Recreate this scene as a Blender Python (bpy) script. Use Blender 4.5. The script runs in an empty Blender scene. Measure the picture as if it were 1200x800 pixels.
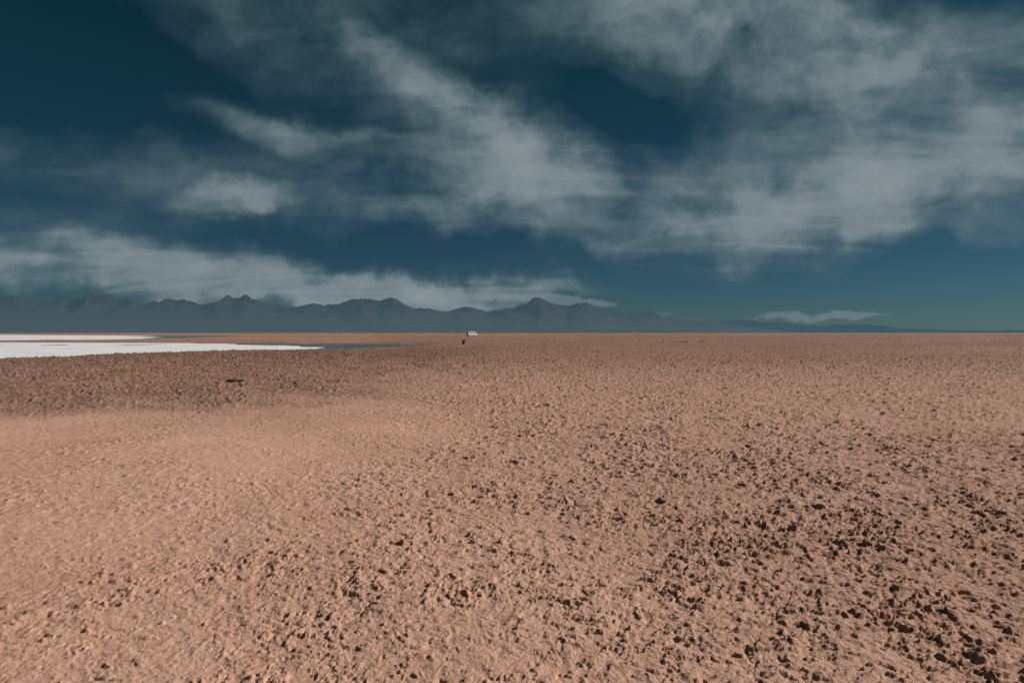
import bpy, math, random, time
import numpy as np
from mathutils import Vector
random.seed(3)
scene=bpy.context.scene
scene.view_settings.view_transform='Standard'
scene.view_settings.look='None'
scene.view_settings.exposure=0
F=800.0; HY=390.0; CH=1.6
T0=time.time()
# ---------------- numpy noise
def _h(ix,iy,s):
    h=(ix.astype(np.uint32)*np.uint32(374761393)+iy.astype(np.uint32)*np.uint32(668265263)+np.uint32(s*1013904223&0xffffffff))
    h=(h^(h>>np.uint32(13)))*np.uint32(1274126177)
    h=h^(h>>np.uint32(16))
    return h
_ang=np.arange(256)*(2*math.pi/256)
_GX=np.cos(_ang);_GY=np.sin(_ang)
def perlin(x,y,s=0):
    fx=np.floor(x);fy=np.floor(y)
    ix=fx.astype(np.int64);iy=fy.astype(np.int64)
    dx=x-fx;dy=y-fy
    u=dx*dx*dx*(dx*(dx*6-15)+10);v=dy*dy*dy*(dy*(dy*6-15)+10)
    def g(i,j):
        a=(_h(ix+i,iy+j,s)&np.uint32(0xff))
        return _GX[a]*(dx-i)+_GY[a]*(dy-j)
    a=g(0,0);b=g(1,0);c=g(0,1);d=g(1,1)
    return (a+(b-a)*u+(c-a)*v+(a-b-c+d)*u*v)*1.45
def fbm(x,y,f,o,s=0,r=0.5):
    t=np.zeros_like(x);a=1.0;n=0
    for k in range(o):
        ca=math.cos(k*0.9);sa=math.sin(k*0.9)
        t+=a*perlin((x*ca-y*sa)*f+17.3*k,(x*sa+y*ca)*f-9.1*k,s+k);n+=a;a*=r;f*=2.03
    return t/n
def billow(x,y,f,o,s=0,r=0.5):
    t=np.zeros_like(x);a=1.0;n=0
    for k in range(o):
        ca=math.cos(k*0.9);sa=math.sin(k*0.9)
        t+=a*np.abs(perlin((x*ca-y*sa)*f+17.3*k,(x*sa+y*ca)*f-9.1*k,s+k));n+=a;a*=r;f*=2.07
    return t/n
def ss(a,b,x):
    t=np.clip((x-a)/(b-a),0,1);return t*t*(3-2*t)

# ---------------- node helpers
def mat(name):
    m=bpy.data.materials.new(name);m.use_nodes=True
    nt=m.node_tree
    return m,nt,nt.nodes['Principled BSDF']
def N(nt,t,**k):
    n=nt.nodes.new(t)
    for a,b in k.items(): setattr(n,a,b)
    return n
def math_(nt,op,a,b=None,c=None,clamp=False):
    n=nt.nodes.new('ShaderNodeMath');n.operation=op;n.use_clamp=clamp
    for i,v in enumerate((a,b,c)):
        if v is None: continue
        if isinstance(v,(int,float)): n.inputs[i].default_value=v
        else: nt.links.new(v,n.inputs[i])
    return n.outputs[0]
def noise(nt,vec,scale,detail=4,rough=.5,dist=0.0):
    n=nt.nodes.new('ShaderNodeTexNoise')
    n.inputs['Scale'].default_value=scale;n.inputs['Detail'].default_value=detail
    n.inputs['Roughness'].default_value=rough;n.inputs['Distortion'].default_value=dist
    if vec is not None: nt.links.new(vec,n.inputs['Vector'])
    return n
def mixc(nt,f,a,b,bt='MIX'):
    n=nt.nodes.new('ShaderNodeMix');n.data_type='RGBA';n.blend_type=bt
    for s,v in ((0,f),(6,a),(7,b)):
        if isinstance(v,(int,float)): n.inputs[s].default_value=v
        elif isinstance(v,tuple): n.inputs[s].default_value=(*v[:3],1)
        else: nt.links.new(v,n.inputs[s])
    return n.outputs[2]
def maprange(nt,v,a,b,c=0.,d=1.,smooth=False):
    n=nt.nodes.new('ShaderNodeMapRange')
    if smooth:n.interpolation_type='SMOOTHSTEP'
    nt.links.new(v,n.inputs[0])
    for i,q in enumerate((a,b,c,d)): n.inputs[i+1].default_value=q
    return n.outputs[0]

def grid_mesh(name,P,closed=False,attrs=None,mat_=None):
    R,C,_=P.shape
    me=bpy.data.meshes.new(name)
    me.vertices.add(R*C);me.vertices.foreach_set('co',P.astype(np.float32).reshape(-1))
    i=np.arange(R*C,dtype=np.int32).reshape(R,C)
    j=np.concatenate([i,i[:,:1]],1) if closed else i
    a=j[:-1,:-1];b=j[:-1,1:];c=j[1:,1:];d=j[1:,:-1]
    q=np.stack([a,b,c,d] if not closed else [a,d,c,b],-1).reshape(-1)
    nq=q.size//4
    me.loops.add(q.size);me.loops.foreach_set('vertex_index',q)
    me.polygons.add(nq)
    me.polygons.foreach_set('loop_start',np.arange(nq,dtype=np.int32)*4)
    me.polygons.foreach_set('use_smooth',np.ones(nq,dtype=bool))
    for k,v in (attrs or {}).items():
        at=me.attributes.new(k,'FLOAT','POINT');at.data.foreach_set('value',v.astype(np.float32).reshape(-1))
    me.update(calc_edges=True)
    ob=bpy.data.objects.new(name,me);scene.collection.objects.link(ob)
    if mat_: me.materials.append(mat_)
    return ob

# ================= LAYOUT of basin on the ground (metres, photographer stands at the origin)
SZ=-0.22
def lay(x,y):
    yy=np.maximum(y,1e-3)
    return 600+F*x/yy, HY+F*(CH-SZ)/yy
def basin(x,y):
    X,Y=lay(x,y)
    X=X+fbm(x,y,0.05,3,51)*14
    Yj=Y+fbm(x,y,0.12,3,50)*0.9*np.clip((Y-392)/20,0.1,1.5)
    lo=np.interp(X,[-900,-300,0,150,300,400,480,530],[520,462,431,424,415,411,407.5,403.2])
    hi=np.interp(X,[-900,0,300,530],[401.2,401.4,402.2,403.2])
    s1=np.minimum(lo-Yj,(Yj-hi)*2)/2.0
    lo2=np.interp(X,[-900,0,140,210,300],[399.6,399.3,398.2,396.5,393])
    hi2=np.interp(X,[-900,0,150,300],[392.2,392.4,393,393.5])
    s2=np.minimum(lo2-Y,Y-hi2)/1.0
    return np.where(y>5,np.maximum(s1,s2),-9)
def ground_h(x,y):
    d=np.hypot(x,y)
    s=basin(x,y)
    front=(y>1)
    h=0.12*fbm(x,y,0.035,3,1)*ss(5,40,d)+0.035*fbm(x,y,0.35,2,2)
    t=x+1.2+0.20*y+2.2*fbm(x,y,0.16,3,4)
    rough=ss(-1.8,5.5,t)**0.85
    rough=np.maximum(rough,0.24+0.30*ss(-.2,.5,fbm(x,y,0.4,3,5)))
    side=ss(-1.5,-8,x-0.06*(y-20)+fbm(x,y,0.15,2,8)*2)
    bl=ss(14.0,22,y+1.2*fbm(x,y,.25,3,18))*side*(1-ss(45,70,y))
    h+=0.24*bl
    h-=0.16*side*ss(8,13,y)*(1-ss(13,18,y))
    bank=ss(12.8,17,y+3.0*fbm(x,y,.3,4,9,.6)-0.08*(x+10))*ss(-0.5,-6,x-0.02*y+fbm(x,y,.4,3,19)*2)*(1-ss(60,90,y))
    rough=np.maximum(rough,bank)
    # crust relief
    xx=x+fbm(x,y,2.5,2,11)*0.07;yy=y+fbm(x,y,2.5,2,12)*0.07
    patch=ss(-0.45,0.35,fbm(x,y,0.8,3,41,.6))
    p2=ss(-.42,.05,fbm(x,y,2.2,2,43))
    lump=billow(xx,yy,4.6,3,20,0.6)
    n2=fbm(xx,yy,9.4,4,30,0.64)
    clod=ss(0.06,0.15,n2)*(.4+.6*p2)
    clod2=ss(0.06,0.18,fbm(xx,yy,21,2,35,.6))
    pit=ss(0.10,0.22,fbm(xx,yy,7.4,4,60,.65))*ss(-.4,.1,fbm(x,y,1.7,2,62))
    amp=rough*(0.55+0.45*patch)*(1+1.6*ss(9,45,d))
    micro=fbm(x,y,1.6,4,80,.55)*0.022
    h+=(lump*0.040+clod*0.021*(.6+lump*2)+clod2*0.010-pit*0.021)*amp+micro*(0.35+rough)
    iso=ss(0.36,0.46,fbm(xx,yy,10.0,3,90,.6))*0.018*p2
    h+=(iso+0.009*(billow(xx,yy,9,2,93)))*(1-rough)
    fr=ss(70,250,d)*(1-ss(1500,4000,d))
    h+=fr*0.35*fbm(x,y,0.012,3,99)
    h+=1.15*ss(110,190,y)*(1-ss(400,900,y))*ss(10,60,x)*(0.7+0.6*fbm(x,y,0.03,3,98))
    b=ss(-0.35,0.55,s)*front
    h=h*(1-b)+(-0.60)*b
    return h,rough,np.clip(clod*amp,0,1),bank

r=[0.05]
while r[-1]<60000:
    d=r[-1]
    if d<2.0:k=0.12
    elif d<2.6:k=0.02
    elif d<12:k=0.0022
    elif d<60:k=0.0035
    elif d<900:k=0.011
    else:k=0.04
    r.append(d*(1+k))
r=np.array(r)
az=np.concatenate([np.radians(np.arange(-42,42.001,0.082)),np.radians(np.arange(44,316.1,2.0))])
RR,AA=np.meshgrid(r,az,indexing='ij')
X=RR*np.sin(AA);Y=RR*np.cos(AA)
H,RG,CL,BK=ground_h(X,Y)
P=np.stack([X,Y,H],-1)

gm,nt,bs=mat('dry_desert_earth')
tc=N(nt,'ShaderNodeTexCoord').outputs['Object']
rg=N(nt,'ShaderNodeAttribute',attribute_name='rough').outputs['Fac']
cl=N(nt,'ShaderNodeAttribute',attribute_name='clod').outputs['Fac']
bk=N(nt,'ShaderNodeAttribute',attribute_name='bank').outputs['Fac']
n1=noise(nt,tc,0.35,4,.6).outputs[0]
n2=noise(nt,tc,7,5,.7).outputs[0]
n3=noise(nt,tc,45,3,.7).outputs[0]
n4=noise(nt,tc,0.05,4,.6).outputs[0]
n5=noise(nt,tc,1.6,4,.7).outputs[0]
c=mixc(nt,maprange(nt,n1,.35,.65),(0.58,0.33,0.23),(0.67,0.405,0.295))
c=mixc(nt,math_(nt,'MULTIPLY',maprange(nt,n2,.42,.7),.5),c,(0.49,0.27,0.185))
c=mixc(nt,math_(nt,'MULTIPLY',maprange(nt,n3,.5,.75),.4),c,(0.41,0.23,0.16))
c=mixc(nt,math_(nt,'MULTIPLY',rg,.40),c,(0.48,0.272,0.192))
c=mixc(nt,math_(nt,'MULTIPLY',cl,.45),c,(0.30,0.172,0.128))
c=mixc(nt,math_(nt,'MULTIPLY',bk,math_(nt,'MULTIPLY',maprange(nt,n5,.3,.6,.45,1.),.85)),c,(0.23,0.13,0.095))  # bank: darker crust, with the slope's shade painted into the colour too
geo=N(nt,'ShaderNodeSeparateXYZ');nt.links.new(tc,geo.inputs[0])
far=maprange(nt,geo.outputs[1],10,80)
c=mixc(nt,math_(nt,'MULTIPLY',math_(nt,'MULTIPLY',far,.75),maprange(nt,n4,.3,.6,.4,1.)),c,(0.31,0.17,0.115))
c=mixc(nt,math_(nt,'MULTIPLY',math_(nt,'MULTIPLY',far,.8),maprange(nt,n5,.48,.60)),c,(0.13,0.075,0.055))  # dark speckle painted in for shadows of distant clods too fine to mesh
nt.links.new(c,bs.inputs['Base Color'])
bs.inputs['Roughness'].default_value=0.95
bs.inputs['Specular IOR Level'].default_value=0.1
b1=N(nt,'ShaderNodeBump');b1.inputs['Distance'].default_value=.024
nt.links.new(maprange(nt,rg,.2,.8,.55,1.),b1.inputs['Strength'])
nt.links.new(noise(nt,tc,34,4,.78).outputs[0],b1.inputs['Height'])
b2=N(nt,'ShaderNodeBump');b2.inputs['Distance'].default_value=.3
nt.links.new(math_(nt,'MULTIPLY',maprange(nt,geo.outputs[1],10,40,0.,1.),maprange(nt,rg,.1,.8,.25,1.)),b2.inputs['Strength'])
nt.links.new(noise(nt,tc,4,4,.75).outputs[0],b2.inputs['Height'])
nt.links.new(b1.outputs[0],b2.inputs['Normal'])
nt.links.new(b2.outputs[0],bs.inputs['Normal'])
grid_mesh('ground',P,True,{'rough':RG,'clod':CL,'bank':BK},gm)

# ================= lagoon water + salt flat
def fan(x0,x1,nx,y0,y1,ny):
    t=np.linspace(x0,x1,nx);yy=np.geomspace(y0,y1,ny)
    YY,TT=np.meshgrid(yy,t,indexing='ij')
    return YY*TT,YY
wm,nt,bs=mat('lagoon_water')
bs.inputs['Base Color'].default_value=(0.02,0.04,0.05,1)
bs.inputs['Roughness'].default_value=.15
bs.inputs['IOR'].default_value=1.33
tc=N(nt,'ShaderNodeTexCoord').outputs['Object']
b=N(nt,'ShaderNodeBump');b.inputs['Strength'].default_value=.25;b.inputs['Distance'].default_value=.03
nt.links.new(noise(nt,tc,3,3,.6).outputs[0],b.inputs['Height']);nt.links.new(b.outputs[0],bs.inputs['Normal'])
x_,y_=fan(-1.6,-0.07,60,20,1100,80)
grid_mesh('lagoon_water',np.stack([x_,y_,np.full_like(x_,SZ)],-1),False,None,wm)
sm,nt,bs=mat('salt_crust')
tc=N(nt,'ShaderNodeTexCoord').outputs['Object']
ns=noise(nt,tc,0.25,6,.65).outputs[0]
c=mixc(nt,maprange(nt,ns,.38,.68),(0.84,0.82,0.83),(0.66,0.65,0.68))
nt.links.new(c,bs.inputs['Base Color']);bs.inputs['Roughness'].default_value=.8
b=N(nt,'ShaderNodeBump');b.inputs['Strength'].default_value=.4;b.inputs['Distance'].default_value=.03
nt.links.new(noise(nt,tc,5,4,.6).outputs[0],b.inputs['Height']);nt.links.new(b.outputs[0],bs.inputs['Normal'])
x_,y_=fan(-1.6,-0.09,700,20,1100,500)
sx,sy=lay(x_,y_)
sxn=sx+fbm(x_,y_,0.06,4,61)*60
right=np.interp(sy,[390,393,399,400,403,406,409,412,440,600],[150,165,190,200,265,365,395,400,400,400])
sd=(right-sxn)/25
streak=fbm(x_,y_*0.5,0.05,4,66)
sd=np.minimum(sd,1)-ss(0.14,0.38,streak)*1.2*ss(413,404,sy)
hz=SZ-0.10+0.13*ss(-.3,.3,sd)+0.008*fbm(x_,y_,.6,3,67)
grid_mesh('salt_flat',np.stack([x_,y_,hz],-1),False,None,sm)

# ================= mountains
def painted_haze_mat(name,air,alb,z0,z1,air2,sc):
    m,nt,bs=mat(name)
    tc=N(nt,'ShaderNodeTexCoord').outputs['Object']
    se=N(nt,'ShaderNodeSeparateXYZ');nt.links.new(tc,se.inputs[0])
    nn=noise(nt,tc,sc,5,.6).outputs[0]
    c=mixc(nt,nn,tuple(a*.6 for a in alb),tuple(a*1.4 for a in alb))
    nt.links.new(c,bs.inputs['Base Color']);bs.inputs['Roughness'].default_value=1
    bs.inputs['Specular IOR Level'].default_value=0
    e=mixc(nt,maprange(nt,se.outputs[2],z0,z1),air2,air)  # aerial haze painted on as emission, graded by height
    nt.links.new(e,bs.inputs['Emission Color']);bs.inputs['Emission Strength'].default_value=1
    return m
def ridge(name,prof,D,depth,amp,seed,m,nx=900,ny=80,freq=1/2500):
    px=np.linspace(prof[0][0],prof[-1][0],nx);T=(px-600)/F
    yy=np.linspace(D-depth,D+depth,ny)
    YY,TT=np.meshgrid(yy,T,indexing='ij')
    XX=YY*TT
    top=np.interp(px,[p[0] for p in prof],[HY-p[1] for p in prof])
    ker=np.hanning(7);ker/=ker.sum()
    top=np.convolve(np.pad(top,3,'edge'),ker,'valid')
    hgt=top[None,:]/F*D
    s=(YY-D)/depth
    cross=np.clip(1-np.abs(s),0,1)**1.15
    rn=1-np.abs(fbm(XX,YY,freq,5,seed,.45))*2.2
    rn2=fbm(XX,YY,freq*2.5,4,seed+9,.45)
    Z=hgt*cross*(1+amp*(rn-0.75))+hgt*amp*.25*rn2*cross-20
    Z=np.maximum(Z,-30)
    return grid_mesh(name,np.stack([XX,YY,Z],-1),False,None,m)
mA=painted_haze_mat('rock_slopes_painted_haze',(0.034,0.066,0.088),(0.020,0.018,0.016),0,2300,(0.056,0.096,0.120),1/1500)
mB=painted_haze_mat('foothills_painted_haze',(0.048,0.082,0.104),(0.012,0.011,0.010),0,1200,(0.056,0.093,0.115),1/1500)
mC=painted_haze_mat('distant_rock_painted_haze',(0.043,0.096,0.124),(0.003,0.003,0.003),0,1500,(0.045,0.100,0.129),1/1500)
prof=[(-500,352),(-200,340),(0,347),(60,350),(112,344),(170,352),(215,350),(235,354),(262,347),(285,345),(305,354),(340,360),(372,356),(400,355),(425,349),(445,353),(462,348),(485,357),(510,363),(545,360),(575,365),(600,361),(616,354),(632,346),(646,353),(662,358),(688,355),(705,361),(735,367),(764,365),(785,373),(830,377),(860,380),(900,385),(940,390)]
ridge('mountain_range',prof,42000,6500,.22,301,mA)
prof2=[(-500,362),(0,363),(90,366),(200,369),(300,374),(380,377),(470,381),(600,383),(700,385),(800,387),(860,391)]
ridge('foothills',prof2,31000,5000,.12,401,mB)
prof3=[(560,380),(700,376),(800,380),(830,376),(880,374),(915,377),(960,381),(1010,379),(1060,384),(1130,387),(1200,386),(1300,388),(1500,389)]
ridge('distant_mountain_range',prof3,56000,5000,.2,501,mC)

# ================= small objects
def pm(name,col,rough=.5,metal=0.,ns=8.,var=.15):
    m,nt,bs=mat(name)
    tc=N(nt,'ShaderNodeTexCoord').outputs['Object']
    nn=noise(nt,tc,ns,4,.6).outputs[0]
    c=mixc(nt,nn,tuple(a*(1-var) for a in col),tuple(a*(1+var) for a in col))
    nt.links.new(c,bs.inputs['Base Color']);bs.inputs['Roughness'].default_value=rough;bs.inputs['Metallic'].default_value=metal
    return m
glass=pm('dark_glass',(0.02,0.025,0.03),.1);tyre=pm('tyre_rubber',(0.02,0.02,0.02),.9)
white=pm('white_paint',(0.80,0.80,0.80),.35,var=.04);trim=pm('dark_trim',(0.04,0.04,0.04),.6)
def gz(x,y):
    return float(ground_h(np.array([float(x)]),np.array([float(y)]))[0][0])
import bmesh
def prism(name,pts,w,m,parent,bev=.06,x=0.):
    me=bpy.data.meshes.new(name);n=len(pts)
    v=[(p[0],-w/2+x,p[1]) for p in pts]+[(p[0],w/2+x,p[1]) for p in pts]
    f=[tuple(range(n)),tuple(range(2*n-1,n-1,-1))]+[(i,i+n,(i+1)%n+n,(i+1)%n) for i in range(n)]
    me.from_pydata(v,[],f);me.materials.append(m)
    bm=bmesh.new();bm.from_mesh(me);bmesh.ops.recalc_face_normals(bm,faces=bm.faces);bm.to_mesh(me);bm.free()
    o=bpy.data.objects.new(name,me);scene.collection.objects.link(o);o.parent=parent
    if bev:
        b=o.modifiers.new('b','BEVEL');b.width=bev;b.segments=3
    return o
def wheel(name,x,y,r_,parent):
    for nm,r1,dp,mt in ((name,r_,.24,tyre),(name+'_hub',r_*.55,.27,white)):
        me=bpy.data.meshes.new(nm);bm=bmesh.new()
        bmesh.ops.create_cone(bm,cap_ends=True,segments=28,radius1=r1,radius2=r1,depth=dp)
        bm.to_mesh(me);bm.free();me.materials.append(mt)
        o=bpy.data.objects.new(nm,me);scene.collection.objects.link(o);o.parent=parent
        o.location=(x,y,r_);o.rotation_euler=(math.pi/2,0,0)
def van(name,loc,rot,body):
    e=bpy.data.objects.new(name,None);scene.collection.objects.link(e)
    L=[(-2.6,.45),(2.5,.45),(2.6,.75),(2.55,1.05),(1.95,1.3),(1.35,2.15),(1.1,2.25),(-2.5,2.25),(-2.62,2.1),(-2.65,.7)]
    prism('body',L,1.9,body,e)
    for i,(a,b) in enumerate([(-2.4,-1.35),(-1.25,-.2),(-.1,.85)]):
        prism('side_window_%d'%(i+1),[(a,1.5),(b,1.5),(b,1.95),(a,1.95)],1.93,glass,e,.0)
    prism('front_door_window',[(.95,1.5),(1.62,1.5),(1.3,1.95),(.95,1.95)],1.93,glass,e,0)
    prism('windscreen',[(1.97,1.32),(2.0,1.34),(1.43,2.12),(1.38,2.12)],1.6,glass,e,0)
    prism('bumper',[(2.45,.4),(2.72,.4),(2.72,.62),(2.45,.62)],1.85,trim,e,.03)
    k=0
    for a in (-1.65,1.65):
        for b in (-.84,.84):
            k+=1;wheel('wheel_%d'%k,a,b,.36,e)
    e.location=loc;e.rotation_euler=(0,0,rot)
def at(px,d): return ((px-600)/F*d,d)
x,y=at(553,330);van('parked_van',(x,y,gz(x,y)),math.radians(38),white)

def shrub(name,px,d,w,h):
    x0,y0=at(px,d);z0=gz(x0,y0)-.03
    vs=[];fs=[];rnd=random.Random(px)
    for i in range(46):
        a=rnd.uniform(0,6.28);l=rnd.uniform(.55,1);sp=rnd.uniform(.1,.5)*w*l
        p0=Vector((0.1*math.cos(a)*w,0.1*math.sin(a)*w,0));p1=Vector((math.cos(a)*sp,math.sin(a)*sp,h*l*rnd.uniform(.7,1)))
        s=Vector((-math.sin(a),math.cos(a),0))*.008
        k=len(vs);vs+= [p0-s*1.5,p0+s*1.5,p1+s*.5,p1-s*.5];fs.append((k,k+1,k+2,k+3))
        for j in range(26):
            t=rnd.uniform(.25,1);c=p0.lerp(p1,t)+Vector((rnd.gauss(0,.05),rnd.gauss(0,.05),rnd.gauss(0,.04)))
            u=Vector((rnd.gauss(0,1),rnd.gauss(0,1),rnd.gauss(0,1))).normalized()*.026
            v=Vector((rnd.gauss(0,1),rnd.gauss(0,1),rnd.gauss(0,1))).normalized()*.016
            k=len(vs);vs+=[c-u,c+v,c+u,c-v];fs.append((k,k+1,k+2,k+3))
    me=bpy.data.meshes.new(name);me.from_pydata([tuple(v) for v in vs],[],fs)
    me.materials.append(pm('dry_shrub_leaves',(0.07,0.055,0.035),.9,ns=6,var=.4))
    o=bpy.data.objects.new(name,me);scene.collection.objects.link(o);o.location=(x0,y0,z0)
shrub('desert_shrub',543,92,.9,.85)

def rocks(name,items,seed,col):
    rockm=pm(name+'_stone',col,.95,ns=12,var=.4)
    rnd=random.Random(seed);bm=bmesh.new()
    for (x,y,sx,sy,sz) in items:
        vv=bmesh.ops.create_icosphere(bm,subdivisions=3,radius=1.0)['verts'];co=np.array([v.co[:] for v in vv])
        o=rnd.uniform(0,99)
        dd=1+0.9*fbm(co[:,0]*1.3+o,co[:,1]*1.3+co[:,2]*1.7,1.,4,seed,.65)
        zz=gz(x,y)
        for v,k in zip(vv,dd):
            q=v.co*k
            v.co=Vector((x+q.x*sx,y+q.y*sy,zz+sz*.2+q.z*sz))
    me=bpy.data.meshes.new(name);bm.to_mesh(me);bm.free();me.materials.append(rockm)
    o=bpy.data.objects.new(name,me);scene.collection.objects.link(o)
x,y=at(273,19.5)
rocks('dark_rock',[(x,y,.13,.10,.06),(x+.2,y+.05,.09,.08,.035),(x-.17,y+.1,.06,.06,.06)],5,(0.05,.035,.03))
it=[];rn=random.Random(8)
for i in range(46):
    px=rn.gauss(790,26);d=rn.uniform(110,150)
    x,y=at(px,d);s=rn.uniform(.05,.16)
    it.append((x,y,s*1.5,s,s*.6))
rocks('rubble_clods',it,9,(0.2,.12,.09))

# ================= sun
saz=math.radians(76);sel=math.radians(31)
sd_=Vector((math.sin(saz)*math.cos(sel),math.cos(saz)*math.cos(sel),math.sin(sel)))
L=bpy.data.lights.new('sun','SUN');L.energy=5;L.angle=math.radians(.5);L.color=(1,.96,.90)
lo=bpy.data.objects.new('sun',L);scene.collection.objects.link(lo);lo.rotation_euler=(-sd_).to_track_quat('-Z','Y').to_euler()

# ================= world
w=bpy.data.worlds.new('World');scene.world=w;w.use_nodes=True
try:
    w.cycles.sampling_method='MANUAL';w.cycles.sample_map_resolution=256
except Exception as ex: print(ex)
nt=w.node_tree;bg=nt.nodes['Background'];bg.inputs[1].default_value=0.1
sky=N(nt,'ShaderNodeTexSky');sky.sky_type='NISHITA';sky.sun_disc=False
sky.sun_elevation=sel;sky.sun_rotation=saz;sky.altitude=2300;sky.dust_density=.3;sky.ozone_density=2
g=N(nt,'ShaderNodeTexCoord').outputs['Generated']
se=N(nt,'ShaderNodeSeparateXYZ');nt.links.new(g,se.inputs[0])
azn=math_(nt,'ARCTAN2',se.outputs[0],se.outputs[1]);el=math_(nt,'ARCSINE',se.outputs[2])
cb=N(nt,'ShaderNodeCombineXYZ');nt.links.new(azn,cb.inputs[0]);nt.links.new(el,cb.inputs[1])
def vm(op,a,b=None,sc=None):
    n=nt.nodes.new('ShaderNodeVectorMath');n.operation=op
    nt.links.new(a,n.inputs[0])
    if b is not None:
        if isinstance(b,tuple): n.inputs[1].default_value=b
        else: nt.links.new(b,n.inputs[1])
    if sc is not None: n.inputs['Scale'].default_value=sc
    return n.outputs[0]
def warp(p,scale,amt,det=3):
    nn=noise(nt,g,scale,det,.55).outputs['Color']
    return vm('ADD',p,vm('SCALE',vm('SUBTRACT',nn,(.5,.5,.5)),sc=amt))
P1=warp(cb.outputs[0],3.2,.09,2)
Pw=warp(P1,9,.11,6)
def blob(px,py,rx,ry,rot,wgt,prev,src=None):
    a=math.atan((px-600)/F);e=math.atan((HY-py)/F*math.cos(a))
    mp=N(nt,'ShaderNodeMapping',vector_type='TEXTURE')
    nt.links.new(src or Pw,mp.inputs[0])
    k=math.cos(a)
    mp.inputs['Location'].default_value=(a,e,0);mp.inputs['Rotation'].default_value=(0,0,math.radians(-rot))
    mp.inputs['Scale'].default_value=(rx/F*k,ry/F*k,1)
    gr=N(nt,'ShaderNodeTexGradient',gradient_type='SPHERICAL');nt.links.new(mp.outputs[0],gr.inputs[0])
    s=maprange(nt,gr.outputs[1],0,.8,smooth=True)
    return math_(nt,'MULTIPLY_ADD',s,wgt,prev)
D=0.12
blobs=[ # px,py,rx,ry,rot(clockwise down-right +),w
 (600,175,165,75,18,2.4),(650,200,100,36,22,1.2),(490,220,300,64,-2,.9),(510,110,200,42,28,.9),
 (300,235,110,26,-8,1.8),(110,195,260,55,5,.6),(350,163,240,26,8,.85),(190,255,240,26,-4,.4),
 (330,60,340,70,18,.6),(450,15,380,60,8,.6),(250,120,220,26,14,.35),
 (1000,100,460,130,26,1.4),(1060,212,270,66,-16,2.3),(900,220,330,78,4,1.1),(760,260,480,46,3,.9),(830,50,340,80,20,.9),(1150,50,280,80,10,.8),
 (780,290,340,26,5,.6),(700,238,180,30,6,.8),
 (250,325,560,40,1,2.2),(560,332,190,22,4,1.3),(60,285,360,34,2,.5),
 (745,140,105,34,30,-.5),(60,75,300,105,0,-.5),(1120,325,380,58,-8,-.9),(500,288,230,16,0,-.5),(880,125,120,16,24,-.3),(430,185,120,14,8,-.5),(1160,85,80,24,20,-.5),
]
for b_ in blobs: D=blob(*b_,D)
D=math_(nt,'MAXIMUM',D,0.0)
Dc=math_(nt,'SUBTRACT',1.0,math_(nt,'EXPONENT',math_(nt,'MULTIPLY',D,-.95)))
den=math_(nt,'ADD',math_(nt,'ABSOLUTE',se.outputs[2]),.13)
q=N(nt,'ShaderNodeCombineXYZ')
nt.links.new(math_(nt,'DIVIDE',se.outputs[0],den),q.inputs[0]);nt.links.new(math_(nt,'DIVIDE',se.outputs[1],den),q.inputs[1])
mp=N(nt,'ShaderNodeMapping');nt.links.new(q.outputs[0],mp.inputs[0]);mp.inputs['Rotation'].default_value=(0,0,math.radians(28));mp.inputs['Scale'].default_value=(.7,1.7,1)
N1=noise(nt,mp.outputs[0],1.4,6,.56,.8).outputs[0]
mp2=N(nt,'ShaderNodeMapping');nt.links.new(P1,mp2.inputs[0]);mp2.inputs['Rotation'].default_value=(0,0,math.radians(14));mp2.inputs['Scale'].default_value=(3.4,7.5,1)
N2=noise(nt,mp2.outputs[0],1.6,6,.56,.5).outputs[0]
N4=noise(nt,Pw,7.0,6,.60).outputs[0]
tex=math_(nt,'ADD',math_(nt,'ADD',math_(nt,'MULTIPLY',N1,.27),math_(nt,'MULTIPLY',N2,.30)),math_(nt,'MULTIPLY',N4,.43))
t2=maprange(nt,tex,.38,.60,.0,1.1)
dens=math_(nt,'MULTIPLY',Dc,math_(nt,'ADD',t2,math_(nt,'MULTIPLY',math_(nt,'MULTIPLY',Dc,Dc),.5)))
fac=math_(nt,'MULTIPLY',maprange(nt,dens,.03,.95,smooth=False),.95)
tint=mixc(nt,maprange(nt,el,0,.42),(0.088,0.150,0.185),(0.036,0.155,0.128))
skyc=mixc(nt,1.,sky.outputs[0],tint,'MULTIPLY')
cloudc=mixc(nt,maprange(nt,dens,.25,1.45),(0.72,1.35,1.60),(2.55,3.0,3.2))
col=mixc(nt,fac,skyc,cloudc)
Pf=warp(cb.outputs[0],30,.022,3)
D=-0.45
for b_ in [(590,350,45,8,0,1.),(650,350,75,11,6,1.1),(695,356,50,8,0,.8),(775,369,34,6,0,.6),(950,370,120,9,0,.9),(1000,370,50,7,0,.5)]:
    D=blob(*b_,D,Pf)
N3=noise(nt,g,60,4,.6).outputs[0]
f2=maprange(nt,math_(nt,'ADD',D,math_(nt,'MULTIPLY',math_(nt,'SUBTRACT',N3,.5),1.0)),-.25,.6,smooth=True)
col=mixc(nt,math_(nt,'MULTIPLY',f2,.45),col,(2.2,2.65,2.9))
nt.links.new(col,bg.inputs[0])

# ================= camera
cam=bpy.data.cameras.new('camera');cam.lens=24;cam.sensor_width=36;cam.clip_end=300000;cam.clip_start=.05
co_=bpy.data.objects.new('camera',cam);scene.collection.objects.link(co_)
co_.location=(0,0,CH);co_.rotation_euler=(math.radians(90)-math.atan(10/F),0,0)
scene.camera=co_
